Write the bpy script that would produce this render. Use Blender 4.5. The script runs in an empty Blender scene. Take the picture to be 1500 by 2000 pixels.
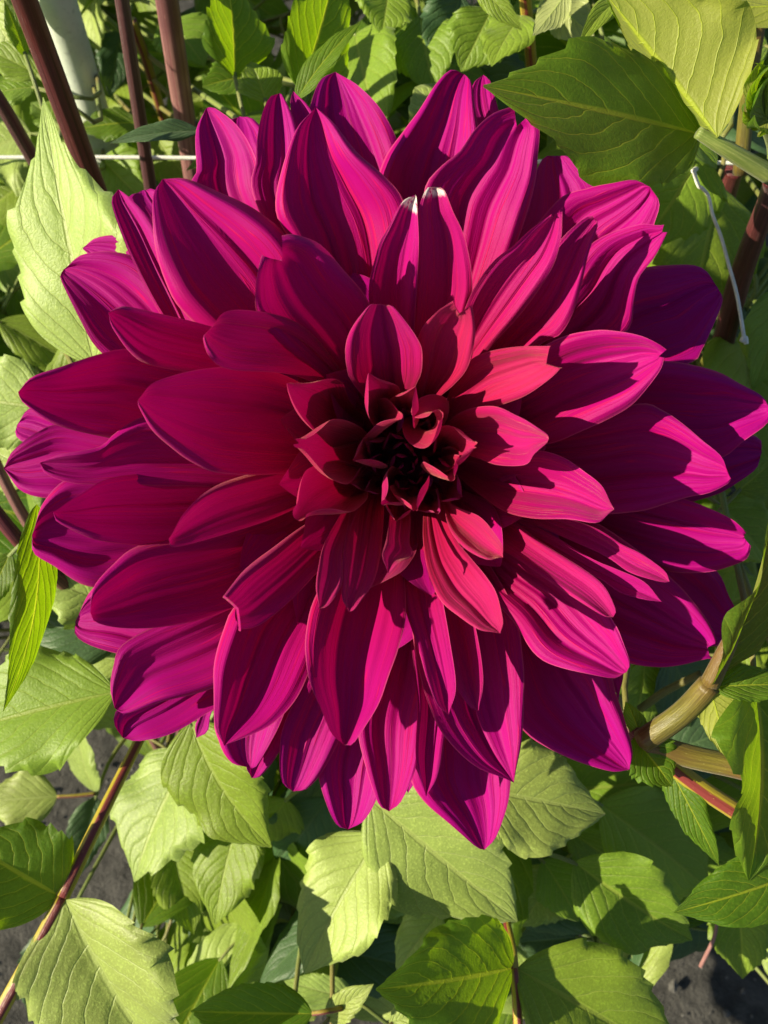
import bpy, math, random
import numpy as np
from mathutils import Vector, Matrix, noise as mnoise

rng = random.Random(11)
col = bpy.context.scene.collection
scene = bpy.context.scene
R = math.radians

# ------------------------------------------------------------------ camera
PITCH = 65.0                       # degrees below the horizon
FPX = 1000 / math.tan(R(31))       # focal length in photo pixels (1500 x 2000)
FWD = Vector((0, math.cos(R(PITCH)), -math.sin(R(PITCH))))
UP = Vector((0, math.sin(R(PITCH)), math.cos(R(PITCH))))
RIGHT = Vector((1, 0, 0))
BACK = -FWD
D0 = 0.30                          # camera to the plane of the bloom, metres
CAM = Vector((0, 0, 0.50)) - FWD * D0
cd = bpy.data.cameras.new('camera'); cam = bpy.data.objects.new('camera', cd); col.objects.link(cam)
cam.location = CAM
cam.rotation_euler = Matrix((RIGHT, UP, BACK)).transposed().to_euler()
cd.sensor_fit = 'VERTICAL'; cd.angle = R(62)
cd.clip_start = 0.01; cd.clip_end = 500
cd.dof.use_dof = True; cd.dof.focus_distance = 0.315; cd.dof.aperture_fstop = 9.0
scene.camera = cam

def P(px, py, d):
    """world point seen at photo pixel (px, py), d metres in front of the camera"""
    return CAM + (FWD + RIGHT * ((px - 750) / FPX) + UP * ((1000 - py) / FPX)) * d
def pix(p):
    v = p - CAM; d = v.dot(FWD)
    return 750 + v.dot(RIGHT) / d * FPX, 1000 - v.dot(UP) / d * FPX, d

# ------------------------------------------------------------------ light
SUN = (RIGHT * -0.87 + UP * 0.05 + BACK * 0.48).normalized()
elev = math.asin(SUN.z)
w = bpy.data.worlds.new('World'); scene.world = w; w.use_nodes = True
nt = w.node_tree; bg = nt.nodes['Background']
sky = nt.nodes.new('ShaderNodeTexSky'); sky.sky_type = 'NISHITA'; sky.sun_disc = False
sky.sun_elevation = elev; sky.sun_rotation = math.atan2(SUN.x, SUN.y)
nt.links.new(sky.outputs[0], bg.inputs[0]); bg.inputs[1].default_value = 0.052
sd = bpy.data.lights.new('sun', 'SUN'); sun = bpy.data.objects.new('sun', sd); col.objects.link(sun)
sd.energy = 5.0; sd.angle = R(0.5); sd.color = (1.0, 0.88, 0.64)
sun.rotation_euler = SUN.to_track_quat('Z', 'Y').to_euler()
vs = scene.view_settings; vs.view_transform = 'Standard'; vs.look = 'None'; vs.exposure = 0.96; vs.gamma = 1.0
scene.cycles.use_denoising = True
scene.cycles.max_bounces = 6; scene.cycles.transmission_bounces = 4; scene.cycles.diffuse_bounces = 4

# ------------------------------------------------------------------ helpers
def tag(o, label=None, cat=None, group=None, kind=None):
    if label: o['label'] = label
    if cat: o['category'] = cat
    if group: o['group'] = group
    if kind: o['kind'] = kind
    return o
def empty(name, loc=(0, 0, 0), parent=None):
    o = bpy.data.objects.new(name, None); col.objects.link(o)
    o.empty_display_size = 0.02
    if parent is None: o.location = loc
    else: attach(o, parent)
    return o
def origin(o):
    p = Vector((0, 0, 0))
    while o: p = p + o.location; o = o.parent
    return p
def attach(o, parent):
    # vertices are given in world space; all parents are unrotated
    o.parent = parent
    o.location = -origin(parent)
def mesh_obj(name, verts, faces, mat, parent=None, uvs=None, smooth=True):
    me = bpy.data.meshes.new(name)
    me.from_pydata([tuple(v) for v in verts], [], faces)
    if uvs is not None:
        l = me.uv_layers.new(name='UVMap')
        idx = np.empty(len(me.loops), dtype=np.int32); me.loops.foreach_get('vertex_index', idx)
        l.data.foreach_set('uv', np.asarray(uvs, dtype=np.float32)[idx].ravel())
    me.polygons.foreach_set('use_smooth', [smooth] * len(me.polygons))
    me.materials.append(mat); me.update()
    o = bpy.data.objects.new(name, me); col.objects.link(o)
    if parent is not None: attach(o, parent)
    return o
def grid_faces(nu, nv, wrap=False):
    f = []
    for j in range(nv - 1):
        for i in range(nu if wrap else nu - 1):
            a = j * nu + i; b = j * nu + (i + 1) % nu
            f.append((a, b, b + nu, a + nu))
    return f
def smooth_path(pts, n):
    """Catmull-Rom through pts"""
    pts = [Vector(p) for p in pts]
    if len(pts) == 2: return [pts[0].lerp(pts[1], i / (n - 1)) for i in range(n)]
    q = [pts[0] * 2 - pts[1]] + pts + [pts[-1] * 2 - pts[-2]]
    out = []; m = len(pts) - 1
    for i in range(n):
        s = i / (n - 1) * m; k = min(int(s), m - 1); t = s - k
        a, b, c, d = q[k:k + 4]
        out.append(0.5 * ((2 * b) + (c - a) * t + (2 * a - 5 * b + 4 * c - d) * t * t + (3 * b - a - 3 * c + d) * t ** 3))
    return out
def tube(name, pts, radii, mat, parent=None, n=14, sides=10, ribs=0.0, cap=True):
    path = smooth_path(pts, n)
    vs_, uv = [], []
    T = (path[1] - path[0]).normalized()
    ref = T.orthogonal().normalized()
    for i, p in enumerate(path):
        T = (path[min(i + 1, n - 1)] - path[max(i - 1, 0)]).normalized()
        ref = (ref - T * ref.dot(T)).normalized(); b = T.cross(ref)
        s = i / (n - 1) * (len(radii) - 1); k = min(int(s), len(radii) - 2)
        r = radii[k] + (radii[k + 1] - radii[k]) * (s - k)
        for j in range(sides):
            a = 2 * math.pi * j / sides
            rr = r * (1 + ribs * math.cos(a * 4))
            vs_.append(p + (ref * math.cos(a) + b * math.sin(a)) * rr); uv.append((j / sides, i / (n - 1)))
    f = grid_faces(sides, n, True)
    f.append(tuple(range(sides))[::-1]); f.append(tuple(range((n - 1) * sides, n * sides)))
    return mesh_obj(name, vs_, f, mat, parent, uv)

# ------------------------------------------------------------------ materials
class NT:
    def __init__(s, name):
        s.m = bpy.data.materials.new(name); s.m.use_nodes = True; s.t = s.m.node_tree
        s.t.nodes.clear(); s.out = s.n('ShaderNodeOutputMaterial')
    def n(s, typ, ins=None, **kw):
        x = s.t.nodes.new(typ)
        for k, v in kw.items(): setattr(x, k, v)
        for k, v in (ins or {}).items():
            if isinstance(v, bpy.types.NodeSocket): s.t.links.new(v, x.inputs[k])
            else: x.inputs[k].default_value = v
        return x
    def math(s, op, a, b=0.0, c=0.0):
        return s.n('ShaderNodeMath', {0: a, 1: b, 2: c}, operation=op).outputs[0]
    def sstep(s, x, lo, hi, o0=0.0, o1=1.0):
        return s.n('ShaderNodeMapRange', {0: x, 1: lo, 2: hi, 3: o0, 4: o1}, interpolation_type='SMOOTHSTEP').outputs[0]
    def mix(s, f, a, b, blend='MIX'):
        x = s.n('ShaderNodeMix', data_type='RGBA', blend_type=blend)
        for k, v in ((0, f), (6, a), (7, b)):
            if isinstance(v, bpy.types.NodeSocket): s.t.links.new(v, x.inputs[k])
            else: x.inputs[k].default_value = v if k == 0 else (tuple(v) + (1.0,))[:4]
        return x.outputs[2]
    def noise(s, vec, scale, detail=3.0, rough=0.55):
        i = {'Scale': scale, 'Detail': detail, 'Roughness': rough}
        if vec is not None: i['Vector'] = vec
        return s.n('ShaderNodeTexNoise', i).outputs[0]
    def vec(s, x, y, z=0.0):
        return s.n('ShaderNodeCombineXYZ', {0: x, 1: y, 2: z}).outputs[0]
    def bump(s, h, dist, strength=1.0):
        return s.n('ShaderNodeBump', {'Height': h, 'Distance': dist, 'Strength': strength}).outputs[0]
    def surf(s, sh): s.t.links.new(sh, s.out.inputs[0]); return s.m

def petal_material():
    k = NT('petal_velvet')
    uv = k.n('ShaderNodeSeparateXYZ', {0: k.n('ShaderNodeTexCoord').outputs['UV']})
    u, t = uv.outputs[0], uv.outputs[1]
    info = k.n('ShaderNodeObjectInfo')
    tone = k.n('ShaderNodeSeparateColor', {0: info.outputs['Color']}).outputs[0]
    rnd = info.outputs['Random']
    streak = k.noise(k.vec(k.math('MULTIPLY', u, 70.0), k.math('MULTIPLY', t, 2.6), k.math('MULTIPLY', rnd, 40.0)), 1.0, 4.0, 0.6)
    coarse = k.noise(k.vec(k.math('MULTIPLY', u, 9.0), k.math('MULTIPLY', t, 1.6), k.math('MULTIPLY', rnd, 90.0)), 1.0, 2.0)
    grain = k.noise(k.n('ShaderNodeTexCoord').outputs['Object'], 2600.0, 1.0)
    base = k.mix(k.sstep(t, 0.15, 0.85), (0.32, 0.0, 0.022), (0.385, 0.0, 0.170))
    tipc = k.mix(k.sstep(t, 0.30, 1.0), (0.34, 0.0, 0.085), (0.335, 0.002, 0.225))
    inner = k.mix(k.sstep(t, 0.15, 0.85), (0.32, 0.0, 0.022), (0.40, 0.016, 0.085))
    c = k.mix(k.sstep(tone, 0.02, 0.24), inner, base)
    c = k.mix(tone, c, tipc)
    c = k.mix(k.sstep(streak, 0.35, 0.70, 0.0, 0.30), c, (0.26, 0.001, 0.055))
    c = k.mix(k.sstep(coarse, 0.45, 0.75, 0.0, 0.25), c, (0.46, 0.001, 0.15))
    ln = k.noise(k.vec(k.math('MULTIPLY', u, 16.0), k.math('MULTIPLY', t, 0.9), k.math('MULTIPLY', rnd, 60.0)), 1.0, 1.0)
    line = k.math('MULTIPLY', k.sstep(k.math('ABSOLUTE', k.math('SUBTRACT', ln, 0.5)), 0.0, 0.022, 1.0, 0.0), k.sstep(t, 0.05, 0.3))
    c = k.mix(k.math('MULTIPLY', line, 0.55), c, (0.60, 0.004, 0.075))
    tr = k.mix(k.sstep(t, 0.1, 0.95), (0.52, 0.0, 0.018), (0.50, 0.0, 0.12))
    h = k.math('ADD', k.math('ADD', k.math('MULTIPLY', streak, 0.8), k.math('MULTIPLY', line, 0.5)), k.math('MULTIPLY', grain, 0.45))
    nb = k.bump(h, 0.00040, 0.6)
    scar = k.math('MULTIPLY', k.n('ShaderNodeSeparateColor', {0: info.outputs['Color']}).outputs[1], k.math('MULTIPLY', k.sstep(t, 0.935, 0.955), k.sstep(k.noise(k.vec(k.math('MULTIPLY', u, 5.0), k.math('MULTIPLY', t, 40.0)), 1.0), 0.42, 0.5)))
    c = k.mix(scar, c, (0.75, 0.68, 0.66))
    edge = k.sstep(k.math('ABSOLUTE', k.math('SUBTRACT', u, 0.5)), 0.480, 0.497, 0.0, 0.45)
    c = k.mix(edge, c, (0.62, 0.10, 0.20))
    p = k.n('ShaderNodeBsdfPrincipled', {'Base Color': c, 'Roughness': 0.50, 'Specular IOR Level': 0.12, 'Normal': nb,
            'Sheen Weight': k.sstep(tone, 0.02, 0.5, 0.38, 0.04), 'Sheen Roughness': 0.38, 'Sheen Tint': (1.0, 0.52, 0.34, 1.0)})
    trn = k.n('ShaderNodeBsdfTranslucent', {'Color': tr, 'Normal': nb})
    return k.surf(k.n('ShaderNodeMixShader', {0: 0.22, 1: p.outputs[0], 2: trn.outputs[0]}).outputs[0])

NV = 7.0
def leaf_material(name, top, vein, under, trans, tfac, sheen):
    k = NT(name)
    tc = k.n('ShaderNodeTexCoord')
    uv = k.n('ShaderNodeSeparateXYZ', {0: tc.outputs['UV']}); u, t = uv.outputs[0], uv.outputs[1]
    info = k.n('ShaderNodeObjectInfo'); rnd = info.outputs['Random']
    su = k.math('SUBTRACT', u, 0.5)
    wob = k.noise(k.vec(k.math('MULTIPLY', u, 6.0), k.math('MULTIPLY', t, 6.0), k.math('MULTIPLY', rnd, 50.0)), 1.0, 2.0)
    a = k.math('MULTIPLY', k.math('ABSOLUTE', su), 2.0)
    side = k.math('MULTIPLY', k.math('SIGN', su), 0.21)
    bend = k.math('ADD', k.math('MULTIPLY', a, 0.34), k.math('MULTIPLY', k.math('MULTIPLY', a, a), 0.12))
    q = k.math('ADD', k.math('MULTIPLY', k.math('SUBTRACT', t, bend), NV), k.math('ADD', side, k.math('MULTIPLY', wob, 0.6)))
    d = k.math('MULTIPLY', k.math('ABSOLUTE', k.math('SUBTRACT', k.math('FRACT', q), 0.5)), 2.0)
    ve = k.math('MULTIPLY', k.sstep(d, 0.90, 0.985), k.sstep(a, 0.75, 1.0, 1.0, 0.25))
    soft = k.sstep(d, 0.45, 1.0)
    mid = k.sstep(a, 0.02, 0.055, 1.0, 0.0)
    vor = k.n('ShaderNodeTexVoronoi', {'Vector': k.vec(k.math('MULTIPLY', u, 13.0), k.math('MULTIPLY', t, 26.0), k.math('MULTIPLY', rnd, 70.0)), 'Scale': 1.0},
              feature='DISTANCE_TO_EDGE').outputs[0]
    ter = k.sstep(vor, 0.0, 0.07, 1.0, 0.0)
    fine = k.noise(tc.outputs['Object'], 900.0, 3.0, 0.65)
    mott = k.noise(tc.outputs['Object'], 55.0, 3.0)
    allv = k.math('MAXIMUM', k.math('MULTIPLY', ve, 0.8), k.math('MAXIMUM', mid, k.math('MULTIPLY', ter, 0.14)))
    hsv = k.n('ShaderNodeHueSaturation', {'Hue': k.sstep(rnd, 0.0, 1.0, 0.485, 0.512), 'Saturation': 1.0,
              'Value': k.sstep(k.math('FRACT', k.math('MULTIPLY', rnd, 7.3)), 0.0, 1.0, 0.80, 1.18), 'Color': tuple(top) + (1.0,)}).outputs[0]
    c = k.mix(k.sstep(mott, 0.35, 0.75, 0.0, 0.35), hsv, tuple(x * 1.45 for x in top))
    c = k.mix(k.sstep(fine, 0.48, 0.72, 0.0, 0.60), c, tuple(min(1, x * 1.9) for x in top))
    c = k.mix(k.math('MULTIPLY', allv, 0.8), c, vein)
    und = k.mix(k.math('MULTIPLY', allv, 0.75), under, tuple(min(1, x * 1.35) for x in vein))
    back = k.n('ShaderNodeNewGeometry').outputs['Backfacing']
    c = k.mix(back, c, und)
    tcol = k.mix(k.math('MULTIPLY', allv, 0.9), trans, (min(1, trans[0] * 2.3), min(1, trans[1] * 1.6), trans[2] + 0.03))
    tcol = k.mix(k.sstep(mott, 0.35, 0.7, 0.0, 0.4), tcol, tuple(x * 0.6 for x in trans))
    h = k.math('ADD', k.math('MULTIPLY', fine, 0.75), k.math('MULTIPLY', k.math('MAXIMUM', k.math('MULTIPLY', soft, 0.55), mid), -1.0))
    h = k.math('SUBTRACT', h, k.math('ADD', k.math('MULTIPLY', ter, 0.07), k.math('MULTIPLY', ve, 0.5)))
    nb = k.bump(h, 0.0005, 0.65)
    p = k.n('ShaderNodeBsdfPrincipled', {'Base Color': c, 'Roughness': 0.46, 'Specular IOR Level': 0.42, 'Normal': nb,
            'Sheen Weight': sheen, 'Sheen Roughness': 0.45, 'Sheen Tint': (0.95, 1.0, 0.80, 1.0)})
    trn = k.n('ShaderNodeBsdfTranslucent', {'Color': tcol, 'Normal': nb})
    return k.surf(k.n('ShaderNodeMixShader', {0: tfac, 1: p.outputs[0], 2: trn.outputs[0]}).outputs[0])

def stem_material(name, ca, cb, cc, rough=0.4, stripes=False):
    k = NT(name)
    tc = k.n('ShaderNodeTexCoord'); uv = k.n('ShaderNodeSeparateXYZ', {0: tc.outputs['UV']})
    ang = k.math('MULTIPLY', uv.outputs[0], 2 * math.pi)
    st = k.noise(k.vec(k.math('MULTIPLY', k.math('SINE', ang), 5.0), k.math('MULTIPLY', k.math('COSINE', ang), 5.0), k.math('MULTIPLY', uv.outputs[1], 2.5)), 1.0, 4.0, 0.6)
    fine = k.noise(k.vec(k.math('MULTIPLY', k.math('SINE', ang), 9.0), k.math('MULTIPLY', k.math('COSINE', ang), 9.0), k.math('MULTIPLY', uv.outputs[1], 30.0)), 1.0, 3.0, 0.6)
    big = k.noise(tc.outputs['Object'], 14.0, 2.0)
    if stripes: c = k.mix(k.sstep(k.math('ADD', k.math('SINE', k.math('MULTIPLY', ang, 3.0)), k.math('MULTIPLY', st, 0.8)), 0.1, 0.7), ca, cb)
    else: c = k.mix(k.sstep(st, 0.38, 0.62), ca, cb)
    c = k.mix(k.sstep(big, 0.45, 0.65, 0.0, 0.25 if stripes else 0.7), c, cc)
    c = k.mix(k.sstep(fine, 0.66, 0.72, 0.0, 0.55), c, tuple(min(1, x * 1.8 + 0.1) for x in cb))
    nb = k.bump(k.math('ADD', st, k.math('MULTIPLY', fine, 0.4)), 0.0006, 0.7)
    p = k.n('ShaderNodeBsdfPrincipled', {'Base Color': c, 'Roughness': rough, 'Specular IOR Level': 0.45, 'Normal': nb,
            'Sheen Weight': 0.12, 'Sheen Roughness': 0.4, 'Subsurface Weight': 0.0})
    return k.surf(p.outputs[0])

def plain_material(name, ca, cb, scale, rough, bumpd=0.0004, spec=0.4):
    k = NT(name); tc = k.n('ShaderNodeTexCoord')
    n1 = k.noise(tc.outputs['Object'], scale, 5.0, 0.62)
    n2 = k.noise(tc.outputs['Object'], scale * 9, 3.0, 0.6)
    c = k.mix(k.sstep(n1, 0.35, 0.66), ca, cb)
    c = k.mix(k.sstep(n2, 0.55, 0.72, 0.0, 0.4), c, tuple(x * 0.55 for x in ca))
    nb = k.bump(k.math('ADD', n1, k.math('MULTIPLY', n2, 0.5)), bumpd, 0.8)
    return k.surf(k.n('ShaderNodeBsdfPrincipled', {'Base Color': c, 'Roughness': rough, 'Specular IOR Level': spec, 'Normal': nb}).outputs[0])

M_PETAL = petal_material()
LM = {
    'g': leaf_material('leaf_green', (0.17, 0.27, 0.022), (0.26, 0.35, 0.05), (0.30, 0.36, 0.09), (0.26, 0.44, 0.006), 0.36, 0.16),
    'p': leaf_material('leaf_downy', (0.25, 0.34, 0.072), (0.30, 0.38, 0.10), (0.34, 0.39, 0.14), (0.28, 0.46, 0.03), 0.24, 0.30),
    'y': leaf_material('leaf_young', (0.085, 0.175, 0.010), (0.36, 0.44, 0.03), (0.36, 0.40, 0.075), (0.29, 0.50, 0.003), 0.50, 0.08),
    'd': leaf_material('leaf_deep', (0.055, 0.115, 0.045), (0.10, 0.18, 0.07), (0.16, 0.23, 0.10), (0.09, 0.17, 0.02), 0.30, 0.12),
}
M_MAROON = stem_material('stem_maroon', (0.050, 0.008, 0.012), (0.150, 0.035, 0.040), (0.090, 0.014, 0.010), 0.32)
M_MAUVE = stem_material('stem_mauve', (0.20, 0.075, 0.080), (0.36, 0.19, 0.17), (0.13, 0.04, 0.05), 0.42)
M_OLIVE = stem_material('stem_olive', (0.085, 0.085, 0.012), (0.155, 0.15, 0.020), (0.14, 0.055, 0.022), 0.40)
M_PLUM = stem_material('stem_plum', (0.065, 0.020, 0.026), (0.13, 0.055, 0.060), (0.09, 0.03, 0.03), 0.36)
M_GREEN = stem_material('stem_green', (0.13, 0.19, 0.035), (0.22, 0.27, 0.07), (0.20, 0.13, 0.04), 0.45)
M_RED = stem_material('stem_red', (0.17, 0.028, 0.026), (0.34, 0.28, 0.022), (0.15, 0.03, 0.03), 0.38, True)
M_POLE = plain_material('stake_paint', (0.50, 0.57, 0.50), (0.58, 0.64, 0.57), 30.0, 0.42, 0.0002)
M_TWINE = plain_material('twine_white', (0.70, 0.72, 0.66), (0.80, 0.82, 0.78), 300.0, 0.6)
M_SOIL = plain_material('soil_grey', (0.040, 0.040, 0.038), (0.085, 0.083, 0.078), 60.0, 0.92, 0.006, 0.2)
M_STONE = plain_material('gravel_grey', (0.09, 0.088, 0.082), (0.17, 0.165, 0.155), 120.0, 0.85, 0.001, 0.25)
M_BUD = plain_material('bud_green', (0.32, 0.36, 0.045), (0.42, 0.45, 0.07), 140.0, 0.5, 0.0006)
M_CALYX = plain_material('receptacle_flesh', (0.10, 0.012, 0.03), (0.14, 0.03, 0.04), 90.0, 0.6)

# ------------------------------------------------------------------ ground
gn = 90
gv = []
for j in range(gn):
    for i in range(gn):
        fx = (i / (gn - 1)) * 2 - 1; fy = (j / (gn - 1)) * 2 - 1
        x = math.copysign(abs(fx) ** 4 * 118 + abs(fx) * 1.6, fx); y = math.copysign(abs(fy) ** 4 * 118 + abs(fy) * 1.6, fy)
        r = math.hypot(x, y)
        z = -0.012 + (mnoise.noise(Vector((x * 9, y * 9, 0))) * 0.010 + mnoise.noise(Vector((x * 28, y * 28, 3))) * 0.005) * max(0, 1 - r / 4)
        gv.append((x, y, z))
g = mesh_obj('ground', gv, grid_faces(gn, gn), M_SOIL); g['kind'] = 'structure'
sv, sf = [], []
ico = [(0, 0, 1), (.9, 0, .1), (.28, .85, .1), (-.72, .53, -.1), (-.72, -.53, .1), (.28, -.85, -.1), (0, 0, -1)]
icf = [(0, 1, 2), (0, 2, 3), (0, 3, 4), (0, 4, 5), (0, 5, 1), (6, 2, 1), (6, 3, 2), (6, 4, 3), (6, 5, 4), (6, 1, 5)]
for k in range(5200):
    x = rng.uniform(-0.75, 0.75); y = rng.uniform(-0.35, 1.0); s = 0.0010 + 0.0042 * rng.random() ** 4
    b = len(sv)
    for q in ico: sv.append((x + q[0] * s * rng.uniform(.7, 1.3), y + q[1] * s * rng.uniform(.7, 1.3), -0.010 + s * 0.4 + q[2] * s * 0.7))
    sf += [tuple(b + i for i in f) for f in icf]
tag(mesh_obj('gravel', sv, sf, M_STONE, smooth=False), 'loose grey grit and small clods on the bare soil', 'gravel', kind='stuff')

# ------------------------------------------------------------------ petals
CX, CY = 800, 908
LAYER = [  # base w, mid w, tip w (metres toward the camera), base radius px, cup, tone
    (-0.060, -0.054, -0.060, 150, 0.55, 0.95),
    (-0.056, -0.041, -0.034, 135, 0.70, 0.75),
    (-0.052, -0.027, -0.008, 120, 0.80, 0.45),
    (-0.048, -0.014, 0.013, 105, 0.90, 0.22),
    (-0.044, -0.006, 0.024, 88, 1.00, 0.10),
    (-0.044, -0.008, 0.020, 66, 1.10, 0.05),
    (-0.034, -0.012, 0.000, 46, 1.30, 0.05),
]
def sst(a, b, x):
    x = min(1, max(0, (x - a) / (b - a))); return x * x * (3 - 2 * x)
def petal(tx, ty, W, layer, parent, b=None, m=0.0, n=(0, 0), cup=None, notch=0.0, nu0=0.1, dw=0.0, tw=0.0, mw=0.0, rim=0.10,
          fold=0.0, tone=None, ridge=0.016, peak=0.56, rec=0.0, claw=0.34, seed=None, blunt=0.0, wave=0.05, base_dw=0.0):
    r_ = random.Random(int(tx * 7 + ty * 13) if seed is None else seed)
    wb, wm, wt, rb, cp, tn = LAYER[layer]
    cup = cp if cup is None else cup
    tone = tn if tone is None else tone
    wm, wt = wm - (0.0, .001, .003, .004, .002, 0, 0)[layer] * max(0, (CX - tx) / 600), wt + (0.0, .008, .020, .020, .008, 0, 0)[layer] * max(0, (CX - tx) / 600)
    ang = math.atan2(ty - CY, tx - CX)
    if b is None: b = (CX + math.cos(ang) * rb * 0.55, CY + math.sin(ang) * rb * 0.55)
    ax, ay = tx - b[0], ty - b[1]; L = math.hypot(ax, ay)
    mx, my = (b[0] + tx) / 2 - ay / L * m, (b[1] + ty) / 2 + ax / L * m
    p0 = P(b[0], b[1], D0 - (wb + dw + base_dw)); p1 = P(mx, my, D0 - (wm + dw + mw)); p2 = P(tx, ty, D0 - (wt + dw + tw))
    ctl = p1 * 2 - (p0 + p2) * 0.5
    NTT, NU = 34, 21
    ts = [1 - (1 - i / (NTT - 1)) ** 1.25 for i in range(NTT)]
    cpt = lambda t: p0 * (1 - t) ** 2 + ctl * (2 * t * (1 - t)) + p2 * t * t
    nref0 = (BACK + RIGHT * (n[0] + r_.uniform(-.12, .12)) + UP * (n[1] + r_.uniform(-.12, .12))).normalized()
    fold = fold + r_.uniform(0, .22); tws = r_.uniform(-.22, .22)
    g1, g2 = r_.uniform(.22, .42), r_.uniform(.24, .46)
    hwm = W * (D0 - (wm + dw)) / FPX / 2
    ph = [r_.uniform(0, 6.28) for _ in range(6)]
    verts, uvs = [], []
    rj = ridge * r_.uniform(0.6, 1.4); asym = r_.uniform(-0.06, 0.06)
    for t in ts:
        c = cpt(t); T = (cpt(min(1, t + .01)) - cpt(max(0, t - .01))).normalized()
        N = (nref0 - T * nref0.dot(T)).normalized(); S = T.cross(N)
        ca_, sa_ = math.cos(tws * t), math.sin(tws * t); N, S = N * ca_ + S * sa_, S * ca_ - N * sa_
        if t < peak: pr = claw + (1 - claw) * sst(-0.05, peak, t)
        else:
            s = (t - peak) / (1 - peak); pr = max(0.0, 1 - s ** 2.1) ** 0.80 * (1 - 0.10 * s)
            if notch or blunt: pr = max(pr, (0.30 if notch else blunt) * (1 - 0.25 * s))
        th = cup * (1.35 - 0.75 * sst(0.05, 0.55, t) + 0.35 * sst(0.75, 1, t)) + 0.001
        hw = hwm * pr * (cup * 0.7 / math.sin(min(1.45, cup * 0.7)))
        c = c - N * (rec * hwm * sst(0.6, 1, t) ** 2)
        for i in range(NU):
            u = i / (NU - 1) * 2 - 1
            x = hw * math.sin(u * th) / th * (1 + asym * (1 if u > 0 else -1))
            h = hw * (1 - math.cos(u * th)) / th
            au = abs(u)
            h += fold * hw * au * sst(0.3, 0.9, t)
            h -= rim * hw * max(0, (au - 0.62) / 0.38) ** 2 * sst(0.1, 0.5, t) * (1 - 0.5 * sst(0.8, 1, t))
            env = sst(0.05, 0.35, t)
            h += rj * hw * env * (-3.0 * math.exp(-((u - g1) / .09) ** 2) - 2.6 * math.exp(-((u + g2) / .10) ** 2) + 1.6 * math.exp(-(u / .07) ** 2) + 0.7 * math.cos(9 * u + ph[3]))
            h += wave * hw * au * au * (math.sin(t * 9 + ph[0] + (2 if u > 0 else 0)) * 0.8 + math.sin(t * 17 + ph[1] * u) * 0.4)
            x += wave * 0.6 * hw * au * math.sin(t * 11 + ph[2] + (1.7 if u > 0 else 0)) * sst(0.2, 0.5, t)
            dl = 0.0
            if notch: dl = -notch * hwm * (4.0 * math.exp(-((u - nu0) / 0.22) ** 2) + 3.0 * max(0, au - .5)) * sst(0.88, 1, t)
            elif t > 0.9: dl = 0.0
            verts.append(c + S * x + N * h + T * dl); uvs.append((u * 0.5 + 0.5, t))
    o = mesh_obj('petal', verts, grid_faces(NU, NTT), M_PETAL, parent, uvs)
    o.color = (min(1, max(0, tone + r_.uniform(-0.08, 0.08))), 0, 0, 1)
    return o

fc = P(CX, CY, D0 + 0.06)
flower = empty('dahlia_flower', (fc.x, fc.y, 0.0))
tag(flower, 'huge magenta dahlia bloom with many pointed velvety petals around a dark centre', 'flower')
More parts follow.
